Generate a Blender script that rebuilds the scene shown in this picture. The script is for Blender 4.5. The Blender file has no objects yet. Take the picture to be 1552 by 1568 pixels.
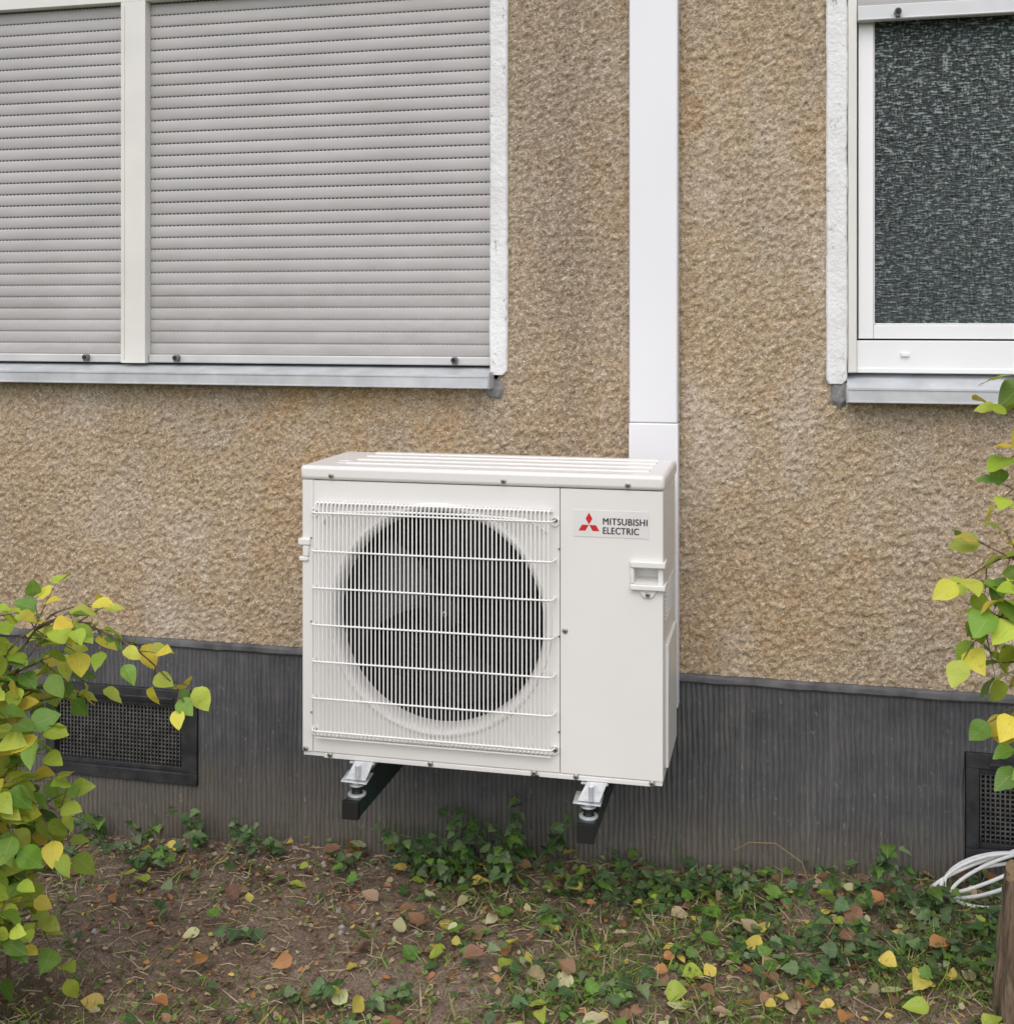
import bpy, math, numpy as np
from mathutils import Vector, Quaternion, noise as mnoise
rng=np.random.default_rng(7)
sc=bpy.context.scene
R=math.radians
COL=sc.collection

# ---------------------------------------------------------------- node helper
class NT:
    def __init__(s,name):
        s.m=bpy.data.materials.new(name); s.m.use_nodes=True
        s.t=s.m.node_tree; s.t.nodes.clear()
        s.out=s.t.nodes.new('ShaderNodeOutputMaterial')
        s.tc=s.t.nodes.new('ShaderNodeTexCoord'); s.P=s.tc.outputs['Object']
    def new(s,ty): return s.t.nodes.new(ty)
    def L(s,a,b):
        if isinstance(a,bpy.types.NodeSocket): s.t.links.new(a,b)
        else: b.default_value=a
    def math(s,op,a,b=0.0,c=None,clamp=False):
        n=s.new('ShaderNodeMath'); n.operation=op; n.use_clamp=clamp
        s.L(a,n.inputs[0]); s.L(b,n.inputs[1])
        if c is not None: s.L(c,n.inputs[2])
        return n.outputs[0]
    def map(s,v,sx=1,sy=1,sz=1,loc=(0,0,0)):
        n=s.new('ShaderNodeMapping'); s.L(v,n.inputs[0]); n.inputs['Scale'].default_value=(sx,sy,sz); n.inputs['Location'].default_value=loc
        return n.outputs[0]
    def noise(s,v,scale,detail=3,rough=.5,dist=0,color=False):
        n=s.new('ShaderNodeTexNoise'); s.L(v,n.inputs['Vector']); n.inputs['Scale'].default_value=scale
        n.inputs['Detail'].default_value=detail; n.inputs['Roughness'].default_value=rough; n.inputs['Distortion'].default_value=dist
        return n.outputs['Color' if color else 'Fac']
    def vor(s,v,scale,feat='F1',out='Distance',rand=1):
        n=s.new('ShaderNodeTexVoronoi'); n.feature=feat; s.L(v,n.inputs['Vector']); n.inputs['Scale'].default_value=scale; n.inputs['Randomness'].default_value=rand
        return n.outputs[out]
    def rng(s,v,a,b,c=0.,d=1.,smooth=False):
        n=s.new('ShaderNodeMapRange'); n.clamp=True
        if smooth: n.interpolation_type='SMOOTHSTEP'
        s.L(v,n.inputs[0])
        for i,x in enumerate((a,b,c,d)): n.inputs[i+1].default_value=x
        return n.outputs[0]
    def mix(s,f,a,b,bt='MIX'):
        n=s.new('ShaderNodeMix'); n.data_type='RGBA'; n.blend_type=bt
        s.L(f,n.inputs['Factor'])
        for x,i in ((a,6),(b,7)):
            if isinstance(x,tuple): n.inputs[i].default_value=(*x[:3],1)
            else: s.L(x,n.inputs[i])
        return n.outputs[2]
    def xyz(s,v):
        n=s.new('ShaderNodeSeparateXYZ'); s.L(v,n.inputs[0]); return n.outputs
    def attr(s,name,o='Color'):
        n=s.new('ShaderNodeAttribute'); n.attribute_name=name; return n.outputs[o]
    def bump(s,h,strength=.5,dist=.01,normal=None):
        n=s.new('ShaderNodeBump'); s.L(h,n.inputs['Height']); n.inputs['Strength'].default_value=strength; n.inputs['Distance'].default_value=dist
        if normal is not None: s.L(normal,n.inputs['Normal'])
        return n.outputs[0]
    def pbr(s,col,rough=.5,metal=0,normal=None,spec=.5,out=True):
        n=s.new('ShaderNodeBsdfPrincipled')
        if isinstance(col,tuple): n.inputs['Base Color'].default_value=(*col[:3],1)
        else: s.L(col,n.inputs['Base Color'])
        s.L(rough,n.inputs['Roughness']); s.L(metal,n.inputs['Metallic']); n.inputs['Specular IOR Level'].default_value=spec
        if normal is not None: s.L(normal,n.inputs['Normal'])
        if out: s.L(n.outputs[0],s.out.inputs[0])
        return n.outputs[0]
    def disp(s,h,scale,mid=.5):
        n=s.new('ShaderNodeDisplacement'); s.L(h,n.inputs['Height']); n.inputs['Scale'].default_value=scale; n.inputs['Midlevel'].default_value=mid
        s.L(n.outputs[0],s.out.inputs['Displacement']); s.m.displacement_method='DISPLACEMENT'

def simple(name,col,rough=.5,metal=0,var=.06,vs=6,bump=0,bs=200,spec=.5):
    n=NT(name); a=n.noise(n.P,vs,2,.6)
    c=n.mix(n.rng(a,.3,.7),tuple(x*(1-var) for x in col),tuple(min(1,x*(1+var)) for x in col))
    nm=n.bump(n.noise(n.P,bs,2),bump,.002) if bump else None
    n.pbr(c,rough,metal,nm,spec); return n.m

# ---------------------------------------------------------------- materials
def m_stucco():
    n=NT('stucco'); P=n.P; x,y,z=n.xyz(P)
    h1=n.noise(P,46,3,.66,.3); v=n.vor(P,80,'F1'); h2=n.noise(P,150,1,.6)
    h=n.math('ADD',n.math('MULTIPLY',h1,.92),n.math('MULTIPLY',n.math('SUBTRACT',.6,v),.28))
    h=n.math('ADD',h,n.math('MULTIPLY',h2,.26))
    big=n.noise(P,1.9,4,.65); big2=n.noise(n.map(P,1,1,.6,(5,3,2)),3.0,4,.68)
    c=n.mix(n.rng(big,.38,.62),(.52,.37,.205),(.51,.415,.295))
    c=n.mix(n.math('MULTIPLY',n.rng(big2,.50,.68),.85),c,(.63,.545,.435))
    c=n.mix(n.math('MULTIPLY',n.rng(big2,.46,.30),.42),c,(.33,.25,.165))
    # weathering: protected ochre zone under the long sill, dark run-off column beside the window
    ma=n.math('MULTIPLY',n.rng(x,-2.15,-1.75,smooth=True),n.rng(x,-.75,-1.0,smooth=True))
    ma=n.math('MULTIPLY',ma,n.rng(z,.85,1.3,smooth=True)); ma=n.math('MULTIPLY',ma,n.rng(big,.62,.40))
    c=n.mix(n.math('MULTIPLY',ma,.75),c,(.53,.335,.13))
    st=n.noise(n.map(P,9,9,.9),1.0,4,.65)
    mb=n.math('MULTIPLY',n.rng(x,-.86,-.72,smooth=True),n.rng(x,-.36,-.55,smooth=True))
    mb=n.math('MULTIPLY',mb,n.rng(z,1.0,1.6,.5,1.,smooth=True)); mb=n.math('MULTIPLY',mb,n.rng(st,.3,.6,.35,1.))
    c=n.mix(n.math('MULTIPLY',mb,.58),c,(.28,.215,.155))
    c=n.mix(n.math('MULTIPLY',n.rng(st,.53,.73),.34),c,(.32,.245,.165))
    g=n.noise(P,230,2,.7); gx,gy_,_=n.xyz(n.vor(P,260,'F1','Color'))
    c=n.mix(n.math('MULTIPLY',n.rng(g,.5,.70),.5),c,(.78,.71,.60))
    c=n.mix(n.math('MULTIPLY',n.rng(gx,.76,.95),.6),c,(.86,.80,.71))
    c=n.mix(n.math('MULTIPLY',n.rng(gx,.20,.05),.6),c,(.16,.125,.09))
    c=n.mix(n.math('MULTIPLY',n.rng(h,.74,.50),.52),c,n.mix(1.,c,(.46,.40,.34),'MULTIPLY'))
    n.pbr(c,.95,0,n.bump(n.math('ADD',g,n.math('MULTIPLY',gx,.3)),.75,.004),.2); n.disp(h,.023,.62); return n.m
def m_plinth():
    n=NT('plinth_paint'); P=n.P; x,y,z=n.xyz(P)
    nn=n.noise(n.map(P,1,1,.3),14,2)
    wx=n.math('ADD',x,n.math('MULTIPLY',nn,.022))
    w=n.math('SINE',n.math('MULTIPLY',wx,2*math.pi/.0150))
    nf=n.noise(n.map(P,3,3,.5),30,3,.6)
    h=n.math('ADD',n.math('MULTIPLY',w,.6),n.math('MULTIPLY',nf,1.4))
    big=n.noise(P,3,4,.65); mot=n.noise(P,9,5,.7)
    c=n.mix(n.rng(big,.35,.65),(.098,.102,.110),(.140,.141,.145))
    c=n.mix(n.math('MULTIPLY',n.rng(mot,.50,.72),.55),c,(.20,.19,.175))
    c=n.mix(n.math('MULTIPLY',n.rng(mot,.46,.30),.5),c,(.055,.057,.062))
    s=n.noise(n.map(P,24,24,1.2),1,4,.7)
    c=n.mix(n.math('MULTIPLY',n.rng(s,.55,.74),.38),c,(.26,.25,.235))
    lo=n.rng(n.math('ADD',z,n.math('MULTIPLY',big,.3)),.44,.16,smooth=True)
    c=n.mix(n.math('MULTIPLY',lo,.75),c,(.205,.175,.135))
    c=n.mix(n.math('MULTIPLY',n.math('MULTIPLY',n.rng(mot,.53,.62),n.rng(z,.28,.06)),.6),c,(.10,.13,.07))
    c=n.mix(n.math('MULTIPLY',n.rng(n.noise(n.map(P,1,1,.5),60,3,.8),.64,.72),.5),c,(.40,.385,.36))
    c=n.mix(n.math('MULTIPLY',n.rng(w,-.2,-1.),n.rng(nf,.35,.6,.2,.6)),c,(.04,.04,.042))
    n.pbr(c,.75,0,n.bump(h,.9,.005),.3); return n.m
def m_soil():
    n=NT('soil'); P=n.P; x,y,z=n.xyz(P)
    b=n.noise(P,85,3,.7)
    h=n.math('ADD',n.noise(P,14,4,.65),n.math('MULTIPLY',b,.38))
    big=n.noise(P,3.5,3,.6)
    c=n.mix(n.rng(big,.35,.65),(.145,.100,.070),(.245,.185,.138))
    c=n.mix(n.math('MULTIPLY',n.rng(b,.5,.7),.8),c,(.33,.26,.20))
    f=n.noise(P,190,2,.8)
    c=n.mix(n.math('MULTIPLY',n.rng(f,.52,.36),.8),c,(.065,.045,.032))
    c=n.mix(n.math('MULTIPLY',n.rng(f,.62,.75),.7),c,(.42,.34,.26))
    far=n.new('ShaderNodeVectorMath'); far.operation='LENGTH'; n.L(P,far.inputs[0])
    c=n.mix(n.rng(far.outputs['Value'],3,6),c,(.07,.095,.035))
    n.pbr(c,.95,0,n.bump(f,.6,.004),.15); n.disp(h,.035,.65); return n.m
def m_whitetrim():
    n=NT('painted_plaster'); P=n.P
    f=n.noise(P,60,4,.65)
    chip=n.rng(n.noise(n.map(P,1,1,.45),24,4,.75),.63,.67)
    c=n.mix(n.rng(n.noise(P,9,4,.7),.4,.75),(.84,.85,.85),(.70,.70,.68))
    c=n.mix(chip,c,(.44,.42,.38)); n.pbr(c,.7,0,n.bump(f,.8,.006),.3); return n.m
PITCH=.0375
def m_shutter(name='shutter_slats',dash=False):
    n=NT(name); P=n.P; x,y,z=n.xyz(P)
    big=n.noise(n.map(P,2.5,1,6),1.2,4,.65)
    c=n.mix(n.rng(big,.35,.7),(.49,.473,.465),(.41,.397,.39))
    dirt=n.rng(n.noise(n.map(P,1,1,2.5),3.5,5,.75),.45,.75)
    c=n.mix(n.math('MULTIPLY',dirt,n.rng(z,1.95,1.55,.15,.65)),c,(.31,.295,.27))
    sl=n.math('FLOOR',n.math('DIVIDE',n.math('SUBTRACT',z,1.485),PITCH)); wn=n.new('ShaderNodeTexWhiteNoise'); wn.noise_dimensions='1D'; n.L(sl,wn.inputs['W'])
    c=n.mix(n.math('MULTIPLY',wn.outputs[0],.25),c,(.57,.56,.55))
    if dash:
        f=n.math('FRACT',n.math('DIVIDE',x,.0135))
        d=n.math('MULTIPLY',n.math('GREATER_THAN',f,.42),n.rng(z,1.62,1.95,.25,1.))
        c=n.mix(d,n.mix(.25,c,(.16,.16,.16)),(.012,.012,.012))
    n.pbr(c,.5,0,None,.4); return n.m
def m_glass():
    n=NT('obscure_glass'); P=n.P
    a=n.noise(n.map(P,40,1,190),1,2,.6,.4); b=n.noise(n.map(P,150,1,60,(3,0,1)),1,2,.6,.3)
    x,y,z=n.xyz(P)
    h=n.math('ADD',a,n.math('MULTIPLY',b,.55))
    c=n.mix(n.rng(n.noise(P,2.2,2),.35,.65),(.014,.027,.026),(.032,.052,.049))
    k=n.math('MULTIPLY',n.rng(h,.80,.92),n.rng(z,1.6,2.4,.40,.80))
    c=n.mix(k,c,(.38,.45,.44))  # glass highlights painted into the colour as pale dashes, stronger towards the reflecting top
    c=n.mix(n.math('MULTIPLY',n.rng(h,.74,.66),.7),c,(.006,.012,.012))
    n.pbr(c,.16,0,n.bump(h,1.,.009),.6); return n.m
def m_leaf():
    n=NT('leaf'); col=n.attr('lc'); uv=n.tc.outputs['UV']; u,v,_=n.xyz(uv)
    au=n.math('ABSOLUTE',u)
    side=n.math('SINE',n.math('MULTIPLY',n.math('SUBTRACT',v,n.math('MULTIPLY',au,.5)),42.))
    vein=n.math('MAXIMUM',n.rng(au,.07,.02),n.math('MULTIPLY',n.rng(side,.82,1.),.5))
    c=n.mix(n.math('MULTIPLY',vein,.35),col,n.mix(.5,col,(.55,.6,.25)))
    no=n.noise(n.P,80,3,.7)
    c=n.mix(n.math('MULTIPLY',n.rng(no,.58,.74),.45),c,n.mix(1.,c,(.55,.42,.3),'MULTIPLY'))
    nm=n.bump(n.math('SUBTRACT',no,n.math('MULTIPLY',vein,.4)),.35,.003)
    p=n.pbr(c,.45,0,nm,.4,out=False)
    tr=n.new('ShaderNodeBsdfTranslucent'); n.L(c,tr.inputs[0])
    ms=n.new('ShaderNodeMixShader'); ms.inputs[0].default_value=.28; n.L(p,ms.inputs[1]); n.L(tr.outputs[0],ms.inputs[2]); n.L(ms.outputs[0],n.out.inputs[0]); return n.m
def m_bark():
    n=NT('bark'); P=n.P; h=n.noise(n.map(P,40,40,7),1,4,.7)
    c=n.mix(n.rng(h,.35,.65),(.06,.042,.03),(.25,.185,.125)); n.pbr(c,.9,0,n.bump(h,1.,.012),.2); return n.m

STUCCO=m_stucco(); PLINTH=m_plinth(); SOIL=m_soil(); TRIM=m_whitetrim()
SHUT=m_shutter(); DASH=m_shutter('shutter_light_slots',True); GLASS=m_glass(); LEAF=m_leaf(); BARK=m_bark()
CREAM=simple('cream_frame',(.74,.73,.68),.4,0,.05,5)
PVC=simple('white_pvc',(.86,.87,.87),.3,0,.03,3)
SILL=simple('aluminium_sill',(.53,.55,.565),.45,.1,.14,12,.08)
DUCT=simple('duct_pvc',(.82,.825,.85),.35,0,.02,2)
UNIT=simple('unit_enamel',(.78,.77,.74),.32,0,.02,3)
UNITW=simple('grille_enamel',(.85,.84,.81),.35,0,.02,4)
DARK=simple('dark_interior',(.012,.012,.013),.6)
FANM=simple('fan_plastic',(.014,.014,.016),.4)
FIN=simple('coil_fins',(.018,.018,.02),.5,.3,.2,30)
GREEN=simple('bracket_paint',(.018,.036,.032),.4,0,.2,20)
BLACK=simple('rubber_black',(.010,.010,.010),.5)
GALV=simple('galvanised_steel',(.74,.77,.80),.35,.45,.15,60,.1)
SCREW=simple('screw_steel',(.38,.37,.34),.4,.7)
LABEL=simple('label_film',(.75,.74,.72),.3)
RED=simple('label_red',(.62,.015,.02),.4)
INK=simple('label_ink',(.02,.02,.025),.4)
VENTM=simple('vent_steel',(.040,.041,.043),.5,.2,.35,25,.2,90)
MESHM=simple('vent_mesh_steel',(.13,.125,.12),.6,.3,.4,40)
CABLE=simple('cable_sheath',(.78,.78,.76),.45,0,.08,40)
WOOD=simple('cut_wood',(.30,.21,.12),.9,0,.3,40,.5,90)
CONC=simple('mortar_patch',(.25,.25,.245),.9,0,.3,40,.8,120)
ROOF=simple('roof_sheet',(.1,.1,.1),.9)

# ---------------------------------------------------------------- mesh helper
class MA:
    def __init__(s): s.v=[];s.f=[];s.m=[]
    def quadbox(s,pts,m=0):
        b=len(s.v); s.v+=pts
        for q in ((0,3,2,1),(4,5,6,7),(0,1,5,4),(1,2,6,5),(2,3,7,6),(3,0,4,7)): s.f.append(tuple(b+i for i in q)); s.m.append(m)
    def box(s,x0,x1,y0,y1,z0,z1,m=0):
        s.quadbox([(x0,y0,z0),(x1,y0,z0),(x1,y1,z0),(x0,y1,z0),(x0,y0,z1),(x1,y0,z1),(x1,y1,z1),(x0,y1,z1)],m)
    def tube(s,pts,rad,seg=6,m=0,cap=True):
        pts=[Vector(p) for p in pts]; n=len(pts)
        if not hasattr(rad,'__len__'): rad=[rad]*n
        b=len(s.v); up=None
        for i,p in enumerate(pts):
            t=(pts[min(i+1,n-1)]-pts[max(i-1,0)]).normalized()
            if up is None: up=t.orthogonal().normalized()
            else:
                up=up-t*up.dot(t)
                up=up.normalized() if up.length>1e-6 else t.orthogonal().normalized()
            w=t.cross(up)
            for k in range(seg):
                a=2*math.pi*k/seg; q=p+(up*math.cos(a)+w*math.sin(a))*rad[i]; s.v.append(tuple(q))
        for i in range(n-1):
            for k in range(seg):
                k2=(k+1)%seg; s.f.append((b+i*seg+k,b+i*seg+k2,b+(i+1)*seg+k2,b+(i+1)*seg+k)); s.m.append(m)
        if cap:
            s.f.append(tuple(b+k for k in reversed(range(seg)))); s.m.append(m)
            s.f.append(tuple(b+(n-1)*seg+k for k in range(seg))); s.m.append(m)
    def cyl(s,p0,p1,r,seg=20,m=0): s.tube([p0,p1],r,seg,m)
    def poly(s,pts,m=0):
        b=len(s.v); s.v+=pts; s.f.append(tuple(range(b,b+len(pts)))); s.m.append(m)
    def build(s,name,mats,parent=None,bevel=0,smooth=True,seg=2):
        me=bpy.data.meshes.new(name); me.from_pydata(s.v,[],s.f)
        for x in mats: me.materials.append(x)
        me.polygons.foreach_set('material_index',s.m); me.update()
        o=bpy.data.objects.new(name,me); COL.objects.link(o)
        if smooth:
            me.polygons.foreach_set('use_smooth',[True]*len(me.polygons)); me.set_sharp_from_angle(angle=R(35))
        if bevel:
            b=o.modifiers.new('bevel','BEVEL'); b.width=bevel; b.segments=seg; b.limit_method='ANGLE'; b.angle_limit=R(40); b.harden_normals=False
        if parent: o.parent=parent
        return o
def empty(name):
    o=bpy.data.objects.new(name,None); o.empty_display_size=.2; COL.objects.link(o); return o
def np_mesh(name,V,F,mats,attrs=None,uv=None,parent=None,smooth=True):
    me=bpy.data.meshes.new(name); V=np.ascontiguousarray(V,dtype=np.float32); F=np.ascontiguousarray(F,dtype=np.int32)
    me.vertices.add(len(V)); me.vertices.foreach_set('co',V.ravel())
    me.loops.add(F.size); me.loops.foreach_set('vertex_index',F.ravel())
    me.polygons.add(len(F)); me.polygons.foreach_set('loop_start',np.arange(0,F.size,4,dtype=np.int32))
    me.update(calc_edges=True); me.validate()
    if smooth: me.polygons.foreach_set('use_smooth',np.ones(len(me.polygons),dtype=bool))
    for x in mats: me.materials.append(x)
    if attrs is not None:
        a=me.attributes.new('lc','FLOAT_COLOR','POINT'); a.data.foreach_set('color',np.ascontiguousarray(np.c_[attrs,np.ones(len(attrs))],dtype=np.float32).ravel())
    if uv is not None:
        l=me.uv_layers.new(name='UVMap'); l.data.foreach_set('uv',np.ascontiguousarray(uv[F.ravel()],dtype=np.float32).ravel())
    o=bpy.data.objects.new(name,me); COL.objects.link(o)
    if parent: o.parent=parent
    return o

# ================================================================ BUILDING
bld=empty('apartment_building')
WX0,WX1,WZ0,WZ1=-3.0,1.6,.58,2.95; st=.0042
nx=int((WX1-WX0)/st)+1; nz=int((WZ1-WZ0)/st)+1
xs=np.linspace(WX0,WX1,nx); zs=np.linspace(WZ0,WZ1,nz)
X,Z=np.meshgrid(xs,zs,indexing='ij'); V=np.stack([X,np.zeros_like(X),Z],-1).reshape(-1,3)
i,j=np.meshgrid(np.arange(nx-1),np.arange(nz-1),indexing='ij'); a=i*nz+j
cx=(xs[:-1]+xs[1:])[:,None]/2+0*zs[None,:-1]; cz=(zs[:-1]+zs[1:])[None,:]/2+0*xs[:-1,None]
hole=((cx<-.822)&(cz>1.41)&(cz<2.66))|((cx>.150)&(cx<1.3)&(cz>1.395)&(cz<2.80))
F=np.stack([a,a+nz,a+nz+1,a+1],-1)[~hole]
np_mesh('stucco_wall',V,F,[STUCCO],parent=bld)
b=MA(); H=5.8
def sheet(x0,x1,z0,z1,y=0.0): b.poly([(x0,y,z0),(x1,y,z0),(x1,y,z1),(x0,y,z1)])
sheet(-7,WX0,WZ0,1.41);sheet(-7,-3.5,1.41,2.66);sheet(-7,WX0,2.66,WZ1);sheet(WX1,7,WZ0,WZ1);sheet(-7,7,WZ1,H)
b.poly([(7,0,0),(7,8,0),(7,8,H),(7,0,H)]);b.poly([(-7,8,0),(-7,0,0),(-7,0,H),(-7,8,H)]);b.poly([(7,8,0),(-7,8,0),(-7,8,H),(7,8,H)])
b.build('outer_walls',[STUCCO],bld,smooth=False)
b=MA(); b.box(-7.3,7.3,-.35,8.3,H,H+.2); b.build('roof',[ROOF],bld)
b=MA()
vents=[(-2.33,-1.79),(.48,1.02)]
b.box(-7.02,-2.33,-.006,.05,-.3,.56);b.box(-1.79,.48,-.006,.05,-.3,.56);b.box(1.02,7.02,-.006,.05,-.3,.56)
for x0,x1 in vents: b.box(x0,x1,-.006,.05,-.3,.128); b.box(x0,x1,-.006,.05,.425,.56)
b.build('plinth',[PLINTH],bld,smooth=False)
b=MA(); n=420
xx_=np.linspace(-7.02,7.02,n)
for k in range(n):
    x=float(xx_[k]); e=.004*mnoise.noise(Vector((x*6,0,2)))+.0025*mnoise.noise(Vector((x*31,0,7))); t=.002*mnoise.noise(Vector((x*9,4,2)))
    b.v+=[(x,.03,.559+e),(x,-.012+t,.560+e),(x,-.016+t,.565+e),(x,-.015+t,.578+t),(x,-.010,.584+t),(x,.03,.586)]
for k in range(n-1):
    for q in range(5): a=k*6+q; b.f.append((a,a+1,a+7,a+6)); b.m.append(0)
capm=simple('plinth_cap_paint',(.10,.10,.103),.75,0,.5,14,.7,90)
b.build('plinth_cap',[capm],bld)
for x0,x1 in vents:
    b=MA(); z0,z1=.13,.424
    y0=-.016
    b.box(x0+.002,x1-.002,y0,.03,z1-.040,z1);b.box(x0+.002,x1-.002,y0,.03,z0,z0+.035)
    b.box(x0+.002,x0+.035,y0+.001,.03,z0+.0355,z1-.0405);b.box(x1-.055,x1-.002,y0+.001,.03,z0+.0355,z1-.0405)
    b.box(x0+.036,x1-.056,-.002,.03,z0+.0355,z0+.048);b.box(x0+.036,x1-.056,-.002,.03,z1-.058,z1-.041)
    b.box(x0+.06,x1-.08,y0-.008,y0-.001,z1-.030,z1-.022)
    b.box(x0+.01,x1-.01,.045,.06,z0,z1,2)
    xx=x0+.04
    while xx<x1-.058: b.box(xx,xx+.0045,.006,.010,z0+.048,z1-.058,1); xx+=.0125
    zz=z0+.052
    while zz<z1-.06: b.box(x0+.036,x1-.056,.0105,.014,zz,zz+.0045,1); zz+=.0125
    b.build('cellar_vent',[VENTM,MESHM,DARK],bld,bevel=.0012,seg=1)
def slats(x0,x1,z0,z1,y,name):
    p=PITCH; me=MA(); prof=[]
    n=int(round((z1-z0)/p))
    for k in range(n):
        zb=z0+k*p
        for t in (0,.10,.3,.5,.7,.90,1.):
            prof.append((y-.0026*math.sin(math.pi*t)**.6-.0006*t, zb+t*(p-.0046),0))
        prof.append((y+.0016,zb+p-.0044,1)); prof.append((y+.0016,zb+p-.0004,1))
    for q in range(len(prof)-1):
        (ya,za,ma),(yb,zb_,mb)=prof[q],prof[q+1]
        me.poly([(x0,ya,za),(x1,ya,za),(x1,yb,zb_),(x0,yb,zb_)],1 if (ma and mb) else 0)
    return me.build(name,[SHUT,DASH],bld,smooth=False)
def stopper(b,x,z,y):
    b.cyl((x,y,z),(x,y-.022,z),.0095,18,0); b.cyl((x,y-.022,z),(x,y-.026,z),.0065,16,1); b.box(x-.006,x+.006,y-.02,y-.002,z-.014,z-.006,0)
slats(-3.45,-2.062,1.485,2.61,.028,'roller_shutter')
slats(-1.974,-.847,1.485,2.61,.028,'roller_shutter')
b=MA()
for x0,x1 in ((-3.45,-2.063),(-1.973,-.848)):
    b.box(x0,x1,.010,.034,1.458,1.484)
b.build('shutter_bottom_rail',[simple('rail_alu',(.58,.58,.57),.4,.1,.08,8)],bld,bevel=.004)
b=MA(); b.box(-2.061,-1.975,-.008,.06,1.457,2.61); b.box(-3.5,-.80,-.006,.08,2.611,2.68); b.box(-2.053,-2.047,-.0105,-.0085,1.47,2.60)
b.build('window_frame',[CREAM],bld,bevel=.003)
b=MA(); 
for x in (-2.19,-1.87,-.957): stopper(b,x,1.474,.012)
b.build('shutter_stops',[simple('stop_grey',(.16,.16,.165),.5),DARK],bld,bevel=.001,seg=1)
def sill(x0,x1,zb,zf,zl,name):
    b=MA(); y0,y1=.06,-.062
    b.quadbox([(x0,y1,zf-.003),(x1,y1,zf-.003),(x1,y0,zb-.003),(x0,y0,zb-.003),(x0,y1,zf),(x1,y1,zf),(x1,y0,zb),(x0,y0,zb)])
    b.box(x0,x1,y1-.002,y1+.001,zl,zf+.001)
    b.box(x0,x1,y1+.0012,y1+.014,zl,zl+.002)
    b.box(x0,x1,y1-.0045,y1-.002,zl+.001,zl+.006)
    b.box(x0,x1,y1-.0045,y1-.002,zf-.006,zf+.001)
    for xe in ((x0-.0035,x0-.0005),(x1+.0005,x1+.0035)):
        b.box(xe[0],xe[1],y1-.003,.0,zl-.001,zf+.010)
    return b.build(name,[SILL],bld,bevel=.001,seg=1)
sill(-3.5,-.838,1.457,1.432,1.393,'window_sill'); sill(.172,1.31,1.450,1.410,1.369,'window_sill')
def band(x0,x1,z0,z1,name):
    n=int((z1-z0)/.012); V=[];F=[]
    for k in range(n+1):
        z=z0+(z1-z0)*k/n
        e=mnoise.noise(Vector((x0*9,z*9,.3)))*.0018+mnoise.noise(Vector((x0*3,z*60,1.3)))*.0010
        e2=mnoise.noise(Vector((x1*7,z*9,5.3)))*.0022+mnoise.noise(Vector((x1*3,z*55,9.3)))*.0018
        d=mnoise.noise(Vector((x0,z*30,2)))*.0012; sh=-.0135
        if k==0: e+=.006;e2-=.010
        row=[(x0+e,.05),(x0+e,sh+.004),(x0+e+.004,sh+d),((x0+x1)/2,sh-.001-d),(x1+e2-.004,sh+d),(x1+e2,sh+.005),(x1+e2,.01)]
        V+=[(a,c,z) for a,c in row]
    for k in range(n):
        for q in range(6): a=k*7+q; F.append((a,a+1,a+8,a+7))
    F.append((0,1,2,3)); 
    me=MA(); me.v=V+[]; me.f=F+[(6,5,4,3)]; me.m=[0]*len(me.f)
    return me.build(name,[TRIM],bld)
band(-.846,-.792,1.432,3.0,'painted_reveal_band'); band(.117,.173,1.418,3.0,'painted_reveal_band'); band(1.29,1.345,1.42,3.0,'painted_reveal_band')
def blob(cx,cz,rx,rz,name,seed):
    b=MA(); pts=[]; K=26
    for k in range(K):
        a=2*math.pi*k/K; r=1+.45*mnoise.noise(Vector((math.cos(a)*1.6,math.sin(a)*1.6,seed)))
        pts.append((cx+rx*r*math.cos(a),cz+rz*r*math.sin(a)))
    b.v=[(cx,-.010,cz)]+[(cx+(p[0]-cx)*.6,-.009,cz+(p[1]-cz)*.6) for p in pts]+[(p[0],.004,p[1]) for p in pts]
    for k in range(K):
        k2=(k+1)%K; b.f.append((0,1+k,1+k2)); b.f.append((1+k,1+K+k,1+K+k2,1+k2)); b.m+=[0,0]
    b.build(name,[CONC],bld)
blob(-.832,1.388,.034,.034,'mortar_patch',1); blob(.152,1.39,.034,.045,'mortar_patch',5)
b=MA()
b.box(.174,.199,-.004,.07,1.448,2.80)
b.box(.1995,1.29,.004,.07,1.448,1.538)
b.box(.1995,1.29,.000,.07,1.449,1.462)
b.box(1.262,1.29,-.004,.07,1.5385,2.80); b.box(.1995,1.2615,.02,.07,2.70,2.80)
b.box(.204,.244,.012,.066,1.543,2.69); b.box(1.22,1.257,.012,.066,1.543,2.69)
b.box(.2445,1.2195,.0125,.066,1.543,1.581); b.box(.2445,1.2195,.0125,.066,2.65,2.69)
b.box(.2445,.2480,.02,.06,1.5815,2.6495); b.box(.2485,1.2195,.02,.06,1.5815,1.5855)
b.box(.315,.338,-.004,.0035,1.494,1.505)
b.build('window_frame',[PVC],bld,bevel=.0025)
b=MA(); b.box(.2449,1.219,.0305,.045,1.5819,2.649); b.build('window_glass',[GLASS],bld,smooth=False)
b=MA(); b.box(.1755,.1985,-.012,-.0045,1.45,2.80); b.build('shutter_guide',[CREAM],bld,bevel=.002)
slats(.2,1.261,2.462,2.80,-.004,'roller_shutter')
b=MA(); b.box(.2,1.261,-.020,.004,2.418,2.461); b.box(.2,1.261,-.026,-.0205,2.418,2.424); b.build('shutter_bottom_rail',[simple('rail_alu2',(.60,.61,.62),.4,.1,.05,8)],bld,bevel=.003)
b=MA(); stopper(b,.305,2.436,-.018); b.build('shutter_stops',[simple('stop_grey2',(.16,.16,.165),.5),DARK],bld,bevel=.001,seg=1)
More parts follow.
